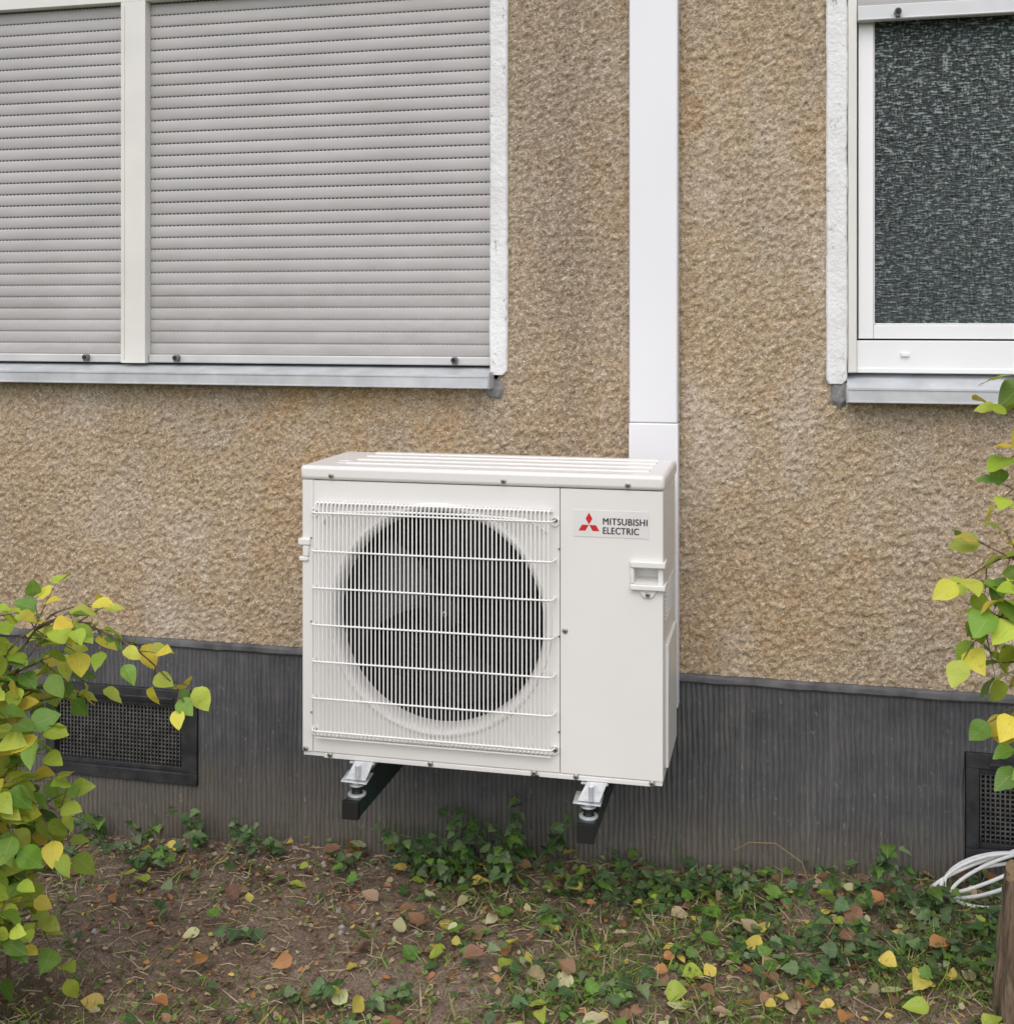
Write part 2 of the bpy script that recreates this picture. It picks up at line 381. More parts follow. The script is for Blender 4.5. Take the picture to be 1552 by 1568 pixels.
b=MA(); b.box(-3.6,-.7,.09,.12,1.3,2.9); b.box(.1,1.4,.09,.12,1.3,2.9); b.build('room_back',[DARK],bld)

# ================================================================ DUCT
b=MA(); 
b.box(-.426,-.289,-.060,-.008,1.3035,3.6); b.box(-.427,-.288,-.061,-.008,.50,1.3025)
b.build('pipe_duct',[DUCT],None,bevel=.004)

# ================================================================ AC UNIT
ac=empty('air_conditioner_outdoor_unit')
ax0,ax1,ay0,ay1,az0,az1=-1.238,-.288,-.487,-.157,.443,1.211
b=MA()
b.box(ax0,ax0+.03,ay0,ay1,az0+.012,1.173)
b.box(ax1-.004,ax1,ay0+.006,ay1,az0+.012,1.173)
b.box(ax0+.03,ax1-.0045,ay1-.004,ay1,az0+.012,1.173)
b.build('side_shell',[UNIT],ac,bevel=.006)
hx0,hx1,hz0,hz1=-.358,-.300,.942,.984
b=MA(); sp0,sp1=-.5445,ax1-.0005; y_a,y_b=ay0,ay0+.0055
b.box(sp0,sp1,y_a,y_b,hz1,1.172); b.box(sp0,sp1,y_a,y_b,az0+.014,hz0)
b.build('service_panel',[UNIT],ac)
b=MA()
def fq(x0,x1,z0,z1): b.poly([(x0,ay0,z0),(x1,ay0,z0),(x1,ay0,z1),(x0,ay0,z1)])
fq(sp0,hx0,hz0,hz1); fq(hx1,sp1,hz0,hz1)
b.build('service_panel_front',[UNIT],ac,smooth=False)
b=MA()
b.box(ax0+.002,ax1-.002,ay0+.004,ay1,az0,az0+.0115); b.box(ax0+.06,-.62,ay0+.0005,ay0+.004,az0-.002,az0+.0105)
b.box(-.60,ax1-.03,ay0+.0005,ay0+.004,az0-.002,az0+.0105)
b.build('base_pan',[UNIT],ac,bevel=.003)
b=MA(); b.box(ax0-.005,ax1+.005,ay0-.005,ay1+.005,1.1735,az1); b.build('top_lid',[UNIT],ac,bevel=.010,seg=3)
b=MA()
for yy in (-.425,-.345,-.265,-.195): b.box(ax0+.10,ax1-.04,yy,yy+.028,az1-.001,az1+.0035)
b.tube([(ax0+.085+.022*math.cos(t),-.40+.022*math.sin(t),az1+.0012) for t in np.linspace(0,2*math.pi,20)],.0016,5,0)
b.build('lid_ribs',[UNIT],ac,bevel=.003)
cxx,czz=-.866,.822; px0,px1,pz0,pz1=ax0+.0315,-.5465,az0+.014,1.172
ang=list(np.linspace(0,2*math.pi,96,endpoint=False))
for X_ in (px0,px1):
    for Z_ in (pz0,pz1): ang.append(math.atan2(Z_-czz,X_-cxx)%(2*math.pi))
ang=sorted(ang); K=len(ang)
prof=[(.302,0),(.2995,-.004),(.293,-.006),(.286,-.0035),(.280,.004),(.276,.014),(.274,.030),(.274,.045)]
b=MA()
def rectpt(a):
    c,s=math.cos(a),math.sin(a); t=1e9
    if abs(c)>1e-9: t=min(t,((px1 if c>0 else px0)-cxx)/c)
    if abs(s)>1e-9: t=min(t,((pz1 if s>0 else pz0)-czz)/s)
    return cxx+c*t,czz+s*t
for a in ang:
    x,z=rectpt(a); b.v.append((x,ay0+.010,z))
for a in ang:
    x,z=rectpt(a); b.v.append((x,ay0,z))
for r,dy in prof:
    for a in ang: b.v.append((cxx+r*math.cos(a),ay0+dy,czz+r*math.sin(a)))
for l in range(len(prof)+1):
    for k in range(K):
        k2=(k+1)%K; b.f.append((l*K+k,l*K+k2,(l+1)*K+k2,(l+1)*K+k)); b.m.append(0)
b.build('fan_panel',[UNIT],ac)
b=MA()
for r,dy in ((.2745,.0455),(.272,.06),(.272,.20)):
    for a in ang: b.v.append((cxx+r*math.cos(a),ay0+dy,czz+r*math.sin(a)))
for l in range(2):
    for k in range(K): k2=(k+1)%K; b.f.append((l*K+k,l*K+k2,(l+1)*K+k2,(l+1)*K+k)); b.m.append(0)
b.build('fan_shroud',[FANM],ac)
b=MA(); b.box(ax0+.035,-.548,ay1-.06,ay1-.02,az0+.02,1.16)
for k in range(22): zz=.50+k*.029; b.box(ax0+.035,-.548,ay1-.0635,ay1-.0605,zz,zz+.006,1)
b.build('heat_exchanger',[FIN,DARK],ac)
b=MA(); b.tube([(cxx,-.42,czz),(cxx,-.415,czz),(cxx,-.40,czz),(cxx,-.33,czz)],[.012,.038,.048,.050],28)
for kb in range(3):
    base=kb*2*math.pi/3+.5; nr,na=7,9; o=len(b.v)
    for ir in range(nr):
        r=.045+(.255-.045)*ir/(nr-1)
        for ia in range(na):
            t=ia/(na-1); w=.75+.55*(ir/(nr-1))*(1-ir/(nr-1)*.3); a=base+(t-.5)*w+.35*ir/(nr-1)
            b.v.append((cxx+r*math.cos(a),-.365+(.5-t)*.07,czz+r*math.sin(a)))
    for ir in range(nr-1):
        for ia in range(na-1):
            q=o+ir*na+ia; b.f.append((q,q+1,q+na+1,q+na)); b.m.append(0)
b.box(cxx-.03,cxx+.03,-.32,-.24,.47,1.16,0)
b.build('fan',[FANM],ac)
b=MA(); gx0,gx1=-1.190,-.570; nw=57; yf=ay0-.030
for k in range(nw):
    x=gx0+(gx1-gx0)*k/(nw-1)
    b.tube([(x,ay0-.001,1.118),(x,yf+.012,1.1175),(x,yf+.003,1.114),(x,yf,1.104),(x,yf,.520),(x,yf+.003,.510),(x,yf+.012,.505),(x,ay0-.001,.502)],.0020,6,cap=False)
for z in (1.092,.992,.896,.800,.704,.608,.522):
    b.tube([(gx0-.012,ay0,z),(gx0-.012,yf+.012,z),(gx0-.008,yf+.001,z),(gx0,yf-.0035,z),(gx1,yf-.0035,z),(gx1+.008,yf+.001,z),(gx1+.012,yf+.012,z),(gx1+.012,ay0,z)],.0024,8,cap=False)
for z in (1.113,.5035):
    b.tube([(gx0-.006,ay0-.004,z),(gx1+.006,ay0-.004,z)],.0023,8); b.tube([(gx0-.004,ay0-.018,z+(.0035 if z>1 else -.0035)),(gx1+.004,ay0-.018,z+(.0035 if z>1 else -.0035))],.0023,8)
b.tube([(gx0+.01,ay0-.002,1.060),(gx0+.025,yf+.014,1.076),(gx0+.06,yf+.006,1.094),(gx0+.2,yf+.004,1.1),(gx1-.2,yf+.004,1.1),(gx1-.06,yf+.006,1.094),(gx1-.025,yf+.014,1.076),(gx1-.01,ay0-.002,1.060)],.003,8)
for x in (gx0-.012,gx1+.012):
    for z in (1.094,.520): b.tube([(x-.009,ay0-.003,z),(x-.009,ay0-.003,z-.012),(x,ay0-.003,z-.018),(x+.009,ay0-.003,z-.012),(x+.009,ay0-.003,z),(x,ay0-.003,z+.006),(x-.009,ay0-.003,z)],.0022,6)
b.build('wire_guard',[UNITW],ac)
b=MA()
def screw(x,z,y=ay0,r=.0058):
    b.tube([(x,y+.001,z),(x,y-.003,z),(x,y-.0045,z)],[r*1.25,r*1.2,r*.8],14,0); b.box(x-r*.6,x+r*.6,y-.0052,y-.0046,z-.0008,z+.0008,1); b.box(x-.0008,x+.0008,y-.0056,y-.0053,z-r*.6,z+r*.6,1)
for x,z in ((-1.155,1.186),(-.690,1.186),(-.374,1.186)): screw(x,z,ay0-.005)
for x,z in ((-1.228,.462),(-1.16,.4505),(-.885,.4505),(-.612,.4505),(-.505,.4505),(-.315,.4505),(-.533,.815),(gx0-.012,1.093),(gx1+.012,1.093),(gx0-.012,.514),(gx1+.012,.514)): screw(x,z)
screw(cxx,czz,-.421,.006); screw(-.325,.917,ay0-.006,.005)
for z in (.56,.80,1.02): screw(gx0-.022,z,ay0,.002); screw(gx1+.022,z,ay0,.002)
b.build('screws',[SCREW,DARK],ac)
b=MA(); hy=ay0+.038
b.poly([(hx0,ay0,hz1),(hx1,ay0,hz1),(hx1,hy,hz1),(hx0,hy,hz1)]); b.poly([(hx0,hy,hz0+.012),(hx1,hy,hz0+.012),(hx1,hy,hz1),(hx0,hy,hz1)])
b.poly([(hx0,ay0,hz0),(hx1,ay0,hz0),(hx1,hy,hz0+.012),(hx0,hy,hz0+.012)])
b.poly([(hx0,ay0,hz0),(hx0,hy,hz0+.012),(hx0,hy,hz1),(hx0,ay0,hz1)]); b.poly([(hx1,ay0,hz0),(hx1,hy,hz0+.012),(hx1,hy,hz1),(hx1,ay0,hz1)])
b.build('grip_pocket',[UNIT],ac,smooth=False)
b=MA(); hX0,hX1=-.368,ax1+.007
b.box(hX0,hX1,ay0-.012,ay0-.0005,.983,.999); b.box(ax1+.0003,hX1,ay0-.0004,ay0+.05,.983,.999)
b.box(hX0,hX0+.009,ay0-.008,ay0-.0005,.9425,.9825)
b.box(hX0,hX1,ay0-.014,ay0-.0005,.928,.942); b.box(ax1+.0003,hX1,ay0-.0004,ay0+.05,.928,.942)
b.quadbox([(-.336,ay0-.006,.908),(-.314,ay0-.006,.908),(-.314,ay0-.0005,.908),(-.336,ay0-.0005,.908),(-.350,ay0-.006,.9275),(-.300,ay0-.006,.9275),(-.300,ay0-.0005,.9275),(-.350,ay0-.0005,.9275)])
b.build('handle_right',[UNIT],ac,bevel=.003)
b=MA(); b.box(ax0-.010,ax0+.024,ay0-.008,ay0+.05,1.000,1.018); b.box(ax0-.008,ax0+.018,ay0-.006,ay0+.05,.958,.970); b.box(ax0+.003,ax0+.02,ay0-.006,ay0+.05,.9705,.9995); 
b.build('handle_left',[UNIT],ac,bevel=.003)
b=MA(); b.box(ax1,ax1+.008,-.43,-.19,.47,.78); 
for k in range(9): b.box(ax1,ax1+.003,-.43,-.20,.74+.1+k*.010,.844+k*.010)
b.build('side_cover',[UNIT],ac,bevel=.0015)
b=MA(); b.box(-.512,-.322,ay0-.0012,ay0-.0003,1.054,1.120); b.build('label_film',[LABEL],ac)
b=MA(); a_=.0172; c0=(-.472,1.0835)
for th in (90,210,330):
    g=.0006; ox=c0[0]+g*math.cos(R(th)); oz=c0[1]+g*math.sin(R(th))
    q=[(ox,oz)]+[(ox+a_*k*math.cos(R(th+d)),oz+a_*k*math.sin(R(th+d))) for d,k in ((-30,1),(0,math.sqrt(3)),(30,1))]
    b.poly([(x,ay0-.0016,z) for x,z in q])
b.build('label_emblem',[RED],ac,smooth=False)
def text(s,x,z,w,h):
    cu=bpy.data.curves.new('lettering','FONT'); cu.body=s; cu.size=1; cu.offset=0.0; cu.extrude=.01; cu.space_character=1.08
    o=bpy.data.objects.new('lettering',cu); COL.objects.link(o); bpy.context.view_layer.update()
    bb=[Vector(c) for c in o.bound_box]; mnx=min(c.x for c in bb); mny=min(c.y for c in bb); mxx=max(c.x for c in bb); mxy=max(c.y for c in bb)
    sx=w/(mxx-mnx); sy=h/(mxy-mny); o.scale=(sx,sy,.02); o.rotation_euler=(R(90),0,0); o.location=(x-mnx*sx,ay0-.0018,z-mny*sy); cu.materials.append(INK); o.parent=ac
    # second impression shifted a hair gives the heavier stroke of the printed lettering
    o2=o.copy(); COL.objects.link(o2); o2.location=(x-mnx*sx+.0009,ay0-.0021,z-mny*sy); o2.parent=ac
text('MITSUBISHI',-.437,1.0855,.110,.0165); text('ELECTRIC',-.437,1.0625,.089,.0165)

# ================================================================ BRACKETS
for bx in (-1.087,-.474):
    b=MA()
    b.box(bx-.0205,bx+.0205,-.520,-.012,.308,.350,0); b.box(bx-.022,bx+.022,-.535,-.521,.306,.352,1)
    b.box(bx-.024,bx+.024,-.0118,-.0065,.30,.80,0)
    for k in range(5): b.cyl((bx+.0206,-.46+k*.08,.330),(bx+.0212,-.46+k*.08,.330),.005,10,1)
    for yy in (-.470,-.20):
        b.box(bx-.018,bx+.050,yy-.020,yy+.03,.4345,.4385,2)
        b.quadbox([(bx-.026,yy-.030,.396),(bx+.030,yy-.030,.396),(bx+.030,yy-.027,.396),(bx-.026,yy-.027,.396),(bx-.002,yy-.022,.442),(bx+.048,yy-.022,.442),(bx+.048,yy-.019,.442),(bx-.002,yy-.019,.442)],2)
        b.quadbox([(bx-.036,yy-.036,.390),(bx+.034,yy-.036,.388),(bx+.034,yy+.02,.396),(bx-.036,yy+.02,.398),(bx-.036,yy-.036,.3925),(bx+.034,yy-.036,.3905),(bx+.034,yy+.02,.3985),(bx-.036,yy+.02,.4005)],2)
        b.cyl((bx+.01,yy-.034,.400),(bx+.01,yy-.034,.436),.0065,12,2)
        b.cyl((bx,yy-.012,.340),(bx,yy-.012,.432),.0055,12,2)
        b.tube([(bx,yy-.012,.356),(bx,yy-.012,.362),(bx,yy-.012,.371),(bx,yy-.012,.376)],[.015,.013,.013,.016],20,1)
        b.cyl((bx,yy-.012,.3765),(bx,yy-.012,.3805),.020,20,2); b.cyl((bx,yy-.012,.381),(bx,yy-.012,.3885),.013,6,2)
        b.cyl((bx,yy-.012,.401),(bx,yy-.012,.408),.012,6,2); b.cyl((bx,yy-.012,.3505),(bx,yy-.012,.3555),.024,20,2)
    b.build('wall_bracket',[GREEN,BLACK,GALV],None,bevel=.0015,seg=2)

# ================================================================ GROUND
def gz(x,y):
    f=max(0,min(1,(x+2.9)/.5))*max(0,min(1,(1.6-x)/.4))*max(0,min(1,(y+2.1)/.5))
    w=.018*mnoise.noise(Vector((x*2.2,y*2.2,0)))+.010*mnoise.noise(Vector((x*7,y*7,3)))
    w+=.048*(x+.8)+.004
    return w*f
gx=np.arange(-3.0,1.8001,.0055); gy=np.arange(-2.2,.0201,.0055)
GX,GY=np.meshgrid(gx,gy,indexing='ij')
cxs=np.arange(-3.0,1.8001,.04); cys=np.arange(-2.2,.0601,.04)
CZ=np.array([[gz(float(x),float(y)) for y in cys] for x in cxs])
def gzi(x,y):
    fx=np.clip((np.asarray(x)+3.0)/.04,0,len(cxs)-1.001); fy=np.clip((np.asarray(y)+2.2)/.04,0,len(cys)-1.001)
    ix=fx.astype(int); iy=fy.astype(int); tx=fx-ix; ty=fy-iy
    return CZ[ix,iy]*(1-tx)*(1-ty)+CZ[ix+1,iy]*tx*(1-ty)+CZ[ix,iy+1]*(1-tx)*ty+CZ[ix+1,iy+1]*tx*ty
V=np.stack([GX,GY,gzi(GX,GY)],-1).reshape(-1,3); n2=len(gy)
i,j=np.meshgrid(np.arange(len(gx)-1),np.arange(n2-1),indexing='ij'); a=(i*n2+j).ravel()
F=np.stack([a,a+n2,a+n2+1,a+1],-1)
x0,x1,y0,y1=gx[0],gx[-1],gy[0],gy[-1]; B=300
extra=[(-B,-B,0),(B,-B,0),(B,y0,0),(-B,y0,0), (-B,y0,0),(x0,y0,0),(x0,y1,0),(-B,y1,0), (x1,y0,0),(B,y0,0),(B,y1,0),(x1,y1,0), (-B,y1,-.001),(B,y1,-.001),(B,B,0),(-B,B,0)]
o=len(V); V=np.r_[V,np.array(extra)]; F=np.r_[F,np.arange(o,o+16).reshape(4,4)]
np_mesh('ground',V,F,[SOIL])

# ================================================================ LEAVES
def tmpl(kind):
    if kind=='ovate': T=np.linspace(0,1,9); W=.33*np.sin(np.pi*T**.78)**.85*(1-.25*T); W[0]=.008; W[-1]=.004
    elif kind=='ivy': T=np.array([0,.06,.16,.28,.38,.5,.62,.75,.9,1.]); W=np.array([.03,.30,.44,.40,.50,.30,.31,.2,.07,.005])
    elif kind=='round': T=np.linspace(0,1,9); W=.46*np.sqrt(np.clip(1-(2*T-1)**2,0,1)); W[0]=.03; W[-1]=.03; W=W*(1+.08*np.cos(T*40))
    elif kind=='blade': T=np.linspace(0,1,5); W=.035*(1-T**1.6)+.001
    V=[];UV=[]
    mw=max(W)
    for t,w in zip(T,W):
        for s in (-1,0,1): V.append((s*w,t,0)); UV.append((s*w/mw,t))
    F=[]
    for k in range(len(T)-1):
        for s in (0,1): q=k*3+s; F.append((q,q+1,q+4,q+3))
    return np.array(V),np.array(F),np.array(UV)
def leaves(name,kind,P,D,Nn,S,C,fold=(.1,.5),curl=(-.5,.2),parent=None,wscale=None):
    TV,TF,TUV=tmpl(kind); k=len(P); P,D,Nn=map(np.asarray,(P,D,Nn)); S=np.asarray(S)
    D=D/np.linalg.norm(D,axis=1,keepdims=True); Xa=np.cross(D,Nn); Xa/=np.linalg.norm(Xa,axis=1,keepdims=True)+1e-9; Za=np.cross(Xa,D)
    fo=rng.uniform(*fold,k); cu=rng.uniform(*curl,k); tw=rng.uniform(-.25,.25,k); ws=rng.uniform(.8,1.15,k) if wscale is None else wscale
    x=TV[None,:,0]*ws[:,None]; y=np.repeat(TV[None,:,1],k,0)
    z=fo[:,None]*np.abs(x)+cu[:,None]*y**2*.6+tw[:,None]*x*y*2 + .03*np.sin(y*9+x*14+fo[:,None]*60)
    Vv=P[:,None,:]+S[:,None,None]*(x[...,None]*Xa[:,None,:]+y[...,None]*D[:,None,:]+z[...,None]*Za[:,None,:])
    Ff=(TF[None]+np.arange(k)[:,None,None]*len(TV)).reshape(-1,4)
    return np_mesh(name,Vv.reshape(-1,3),Ff,[LEAF],attrs=np.repeat(np.asarray(C),len(TV),0),uv=np.tile(TUV,(k,1)),parent=parent)
def pick(pal,w,k,var=.18):
    pal=np.array(pal); idx=rng.choice(len(pal),k,p=np.array(w)/sum(w)); return np.clip(pal[idx]*rng.uniform(1-var,1+var,(k,1))*rng.uniform(.93,1.07,(k,3)),0,1)
YEL=(.70,.57,.12);PALE=(.66,.63,.34);YG=(.38,.48,.07);GRN=(.13,.25,.04);DGR=(.055,.12,.035);ORG=(.50,.23,.09);BRN=(.28,.16,.09);TAN=(.50,.37,.23);STRAW=(.55,.46,.28)

def groundpts(k,dens=None):
    out=[];n=0
    while n<k:
        x=rng.uniform(-2.7,1.3,k*3); y=rng.uniform(-1.5,-.02,k*3); keep=np.ones(len(x),bool)
        if dens is not None: keep=rng.random(len(x))<dens(x,y)
        p=np.c_[x[keep],y[keep]]; out.append(p); n+=len(p)
    p=np.concatenate(out)[:k]; return np.c_[p,gzi(p[:,0],p[:,1])]
def vn(x,y,s,seed): return np.array([mnoise.noise(Vector((a*s,b_*s,seed))) for a,b_ in zip(x,y)])
def bare(x,y): return np.exp(-(((x+1.40)/.62)**4+((y+.52)/.32)**4))
def flat_leaves(k,dens,lift=(.002,.012),tilt=.35):
    P=groundpts(k,dens); th=rng.uniform(0,2*np.pi,k); D=np.c_[np.cos(th),np.sin(th),rng.uniform(-.15,.3,k)]
    N_=np.c_[rng.normal(0,tilt,k),rng.normal(0,tilt,k),np.ones(k)]; P[:,2]+=rng.uniform(*lift,k); return P,D,N_
lit=empty('fallen_leaves')
k=900; P,D,N_=flat_leaves(k,lambda x,y:(.20+.50*(1/(1+np.exp(-(x+.75)*4))))*(1-.6*bare(x,y)),(.008,.038),.5)
leaves('large_leaves','ovate',P,D,N_,rng.uniform(.022,.062,k),pick([YEL,PALE,YG,ORG,BRN,TAN,GRN],[2.6,2.4,2.2,1.8,2.8,2.6,1.5],k,.25),(.0,.6),(-.6,.6),lit,wscale=rng.uniform(1.,1.5,k))
k=7500; P,D,N_=flat_leaves(k,None,(.000,.012),.5)
leaves('small_leaves','ovate',P,D,N_,rng.uniform(.007,.024,k),pick([YEL,ORG,BRN,TAN,STRAW,(.13,.09,.06)],[.6,1.6,4.5,2.8,2,3.6],k),(.0,.6),(-.6,.6),lit)
b=MA(); 
for p in groundpts(3200):
    th=rng.uniform(0,6.28); l=rng.uniform(.015,.09)*rng.uniform(.5,1); d=Vector((math.cos(th),math.sin(th),rng.uniform(-.05,.15))); p=Vector(p)+Vector((0,0,.008)); m_=p+d*l*.5+Vector((rng.normal(0,.004),rng.normal(0,.004),rng.uniform(0,.006)))
    b.tube([p,m_,p+d*l],[rng.uniform(.0005,.0014)]*3,4,int(rng.random()<.7),cap=False)
b.build('twigs',[BARK,simple('straw',(.48,.39,.25),.8,0,.3,50)])
k=16000
def gd(x,y):
    return np.clip(.14+.85/(1+np.exp(-(x+.9)*3.5))*np.clip(vn(x,y,3.2,4.)*2.2+.40,0,1)+.3*np.clip(vn(x,y,4,9.),0,1),0,1)*(1-.88*bare(x,y))*np.where(y<-.25,1,.35)
P=groundpts(k,gd); D=np.c_[rng.normal(0,.6,k),rng.normal(0,.6,k),np.ones(k)*rng.uniform(.3,1.1,k)]; N_=np.c_[rng.normal(0,1,k),rng.normal(0,1,k),.3*np.ones(k)]
leaves('grass','blade',P,D,N_,rng.uniform(.02,.062,k),pick([GRN,YG,DGR,STRAW,(.22,.34,.07)],[3,1.5,1.2,2.6,3.2],k),(0,.1),(-1.0,-.1))
def cd(x,y):
    wall=np.exp(-((y+.14)/.12)**2)*np.clip((x+1.4)/.4,.16,1)*np.where(x<-.45,1,.75)
    r=1/(1+np.exp(-(x+.1)*3)); cl=np.clip(vn(x,y,3.4,21.)*3.4-.05,0,1)
    return np.clip(wall*np.clip(vn(x,y,5,13.)*3.4+.5,.05,1)+.60*r*cl+.07*cl,0,1)*(1-.92*bare(x,y))
gc=empty('ground_cover_plants')
k=1650; P=groundpts(k,cd); hgt=rng.uniform(.008,.050,k)
B0=P.copy(); th=rng.uniform(0,2*np.pi,k); D=np.c_[np.cos(th),np.sin(th)-.25,rng.uniform(-.3,.35,k)]; N_=np.c_[rng.normal(0,.35,k),rng.normal(-.25,.35,k),np.ones(k)]; P[:,2]+=hgt
IVY=[DGR,(.09,.165,.065),GRN,(.17,.25,.11)]
leaves('ivy_leaves','ivy',P,D,N_,rng.uniform(.016,.044,k),pick(IVY,[2.6,4,2,2.6],k,.32),(.0,.45),(-.6,.1),gc)
b=MA()
for q in range(0,k): 
    if rng.random()<.6: b.tube([B0[q]+np.array([rng.normal(0,.008),rng.normal(0,.008),-.005]),(B0[q]+P[q])/2+np.array([.003,0,0]),P[q]],[.0011,.0009,.0007],4,cap=False)
b.build('ivy_stalks',[simple('stalk_green',(.10,.14,.05),.6)],gc)
k=4800; P=groundpts(k,lambda x,y:np.clip(.08+cd(x,y)*.5+.65/(1+np.exp(-(x+.85)*3))*np.clip(vn(x,y,5,31.)*3.4+.1,0,1),0,1)*(1-.85*bare(x,y))*np.where(y>-.2,.6,1)); P[:,2]+=rng.uniform(.004,.030,k)
th=rng.uniform(0,2*np.pi,k); D=np.c_[np.cos(th),np.sin(th),rng.uniform(-.1,.4,k)]; N_=np.c_[rng.normal(0,.3,k),rng.normal(-.1,.3,k),np.ones(k)]
leaves('herb_leaves','round',P,D,N_,rng.uniform(.008,.020,k),pick([GRN,(.11,.20,.045),(.22,.33,.09),DGR],[3,3,3.4,.8],k),(.0,.4),(-.4,.2),gc)
P=[];D=[];N_=[];S=[];b=MA()
for (wx,wy,wh,nn) in [(-1.02,-.10,.13,5),(-.92,-.09,.17,7),(-.80,-.10,.20,8),(-.70,-.08,.19,7),(-.78,-.2,.13,6),(-.90,-.2,.12,5),(-1.08,-.08,.10,4),(-1.75,-.05,.12,4),(-2.1,-.05,.09,4),(-1.62,-.06,.10,3),(.26,-.10,.15,5),(.32,-.2,.08,4),(-1.45,-.08,.06,3),(.0,-.15,.05,3),(-2.3,-.08,.10,4),(.55,-.25,.07,4),(-1.3,-.55,.05,2),(-1.1,-.8,.06,3),(-.5,-.2,.07,3),(.25,-.35,.05,4),(-1.95,-.10,.10,4),(-1.85,-.2,.07,4),(-.15,-.12,.06,3),(.15,-.12,.07,4),(-.6,-.4,.06,3),(-.2,-.5,.06,4),(.1,-.55,.07,4),(-.9,-.75,.05,3)]:
    for s_ in range(nn):
        z0=float(gzi(wx,wy)); tip=Vector((wx+rng.normal(0,.06),wy-abs(rng.normal(0,.04)),z0+wh*rng.uniform(.5,1.1))); base=Vector((wx+rng.normal(0,.015),wy,z0-.01)); mid=(tip+base)/2+Vector((rng.normal(0,.01),0,.015))
        b.tube([base,mid,tip],[.0016,.0013,.0009],5,cap=False)
        for t in (.45,.6,.75,.88,1.):
            p=base.lerp(mid,t*2) if t<.5 else mid.lerp(tip,t*2-1)
            a_=rng.uniform(0,6.28); P.append(tuple(p)); D.append((math.cos(a_),math.sin(a_)-.3,rng.uniform(-.5,.2))); N_.append((rng.normal(0,.3),-.4+rng.normal(0,.3),1)); S.append(rng.uniform(.020,.044))
k=len(P); leaves('weed_leaves','ivy',P,D,N_,S,pick(IVY,[2,4,2,3],k,.32),(.0,.5),(-.7,.0),gc)
b.build('weed_stalks',[simple('stalk_green2',(.14,.18,.08),.6)],gc)
b=MA(); b.tube([(.08,-.10,.03),(.05,-.10,.12),(-.02,-.10,.165),(-.09,-.11,.165),(-.13,-.11,.14)],[.002,.0018,.0016,.0013,.001],5,cap=False); b.build('dead_twig',[simple('twig_tan',(.28,.2,.11),.8)])
b=MA()
for p in groundpts(450,lambda x,y:np.exp(-((y+.10)/.10)**2)+.05):
    r=rng.uniform(.003,.010); q=Vector(p)+Vector((0,0,r*.3+.001)); pts=[q+Vector((0,0,r*t)) for t in (-.8,-.3,.3,.8)]
    b.tube(pts,[r*.5,r*rng.uniform(.9,1.2),r*rng.uniform(.8,1.1),r*.45],6)
b.build('pebbles',[simple('pebble_grey',(.30,.275,.24),.9,0,.5,30)])

# ================================================================ SHRUBS
def shrub(name,stems,nleaf_step,pal,w,size,twlen=(.08,.17),twgap=.065,start=.25):
    root=empty(name); b=MA(); P=[];D=[];N_=[];S=[]
    def leaf(p,d):
        P.append(tuple(p)); D.append(tuple(d)); N_.append((rng.normal(0,.35),rng.normal(-.45,.35),1)); S.append(rng.uniform(*size))
    def along(pts,n):
        out=[];
        for i in range(n+1):
            t=i/n*(len(pts)-1); k=min(int(t),len(pts)-2); f=t-k
            p0=pts[max(k-1,0)];p1=pts[k];p2=pts[k+1];p3=pts[min(k+2,len(pts)-1)]
            out.append(.5*((2*p1)+(p2-p0)*f+(2*p0-5*p1+4*p2-p3)*f*f+(3*p1-p0-3*p2+p3)*f**3))
        return out
    for st_ in stems:
        pts=along([Vector(p) for p in st_['p']],16); n=len(pts); r0=st_.get('r',.006)
        b.tube(pts,[r0*(1-.8*i/n) for i in range(n)],7,cap=False)
        Ltot=sum((pts[i+1]-pts[i]).length for i in range(n-1)); acc=0; nxt=Ltot*st_.get('s',start)
        for i in range(n-1):
            seg=pts[i+1]-pts[i]; acc+=seg.length
            while acc>=nxt:
                nxt+=twgap*rng.uniform(.7,1.3)*st_.get('gap',1)
                d=seg.normalized(); a_=rng.uniform(0,6.28)
                perp=d.orthogonal().normalized(); perp.rotate(Quaternion(d,a_))
                td=(d*.6+perp*.9+Vector((0,0,-.1))).normalized(); L=rng.uniform(*twlen)*st_.get('tw',1)
                p=pts[i+1]; q=p+td*L+Vector((0,0,-.15*L)); mid=(p+q)/2+Vector((0,0,.02*L))
                tp=along([p,mid,q],6); b.tube(tp,[.0018*(1-.6*t/6) for t in range(7)],5,cap=False)
                m=max(2,int(L/nleaf_step)); sd=1
                for t in range(1,m+1):
                    f=t/m*6; k=min(int(f),5); pp=tp[k].lerp(tp[k+1],f-k); sd=-sd
                    lat=td.cross(Vector((0,0,1))).normalized()*sd
                    dd=(td*.55+lat*(.95 if t<m else .1)+Vector((rng.normal(0,.2),rng.normal(0,.2),rng.uniform(-.6,.15)))); leaf(pp,dd.normalized())
        leaf(pts[-1],(pts[-1]-pts[-2]).normalized()+Vector((0,0,-.3)))
    k=len(P); leaves('foliage','ovate',P,D,N_,S,pick(pal,w,k,.25),(.05,.45),(-.55,.05),root,wscale=rng.uniform(1.1,1.5,k))
    b.build('branches',[BARK],root)
    return root
LIME=(.36,.48,.05);LIME2=(.48,.56,.08);LY=(.66,.58,.07);MG=(.17,.31,.04)
stems=[]
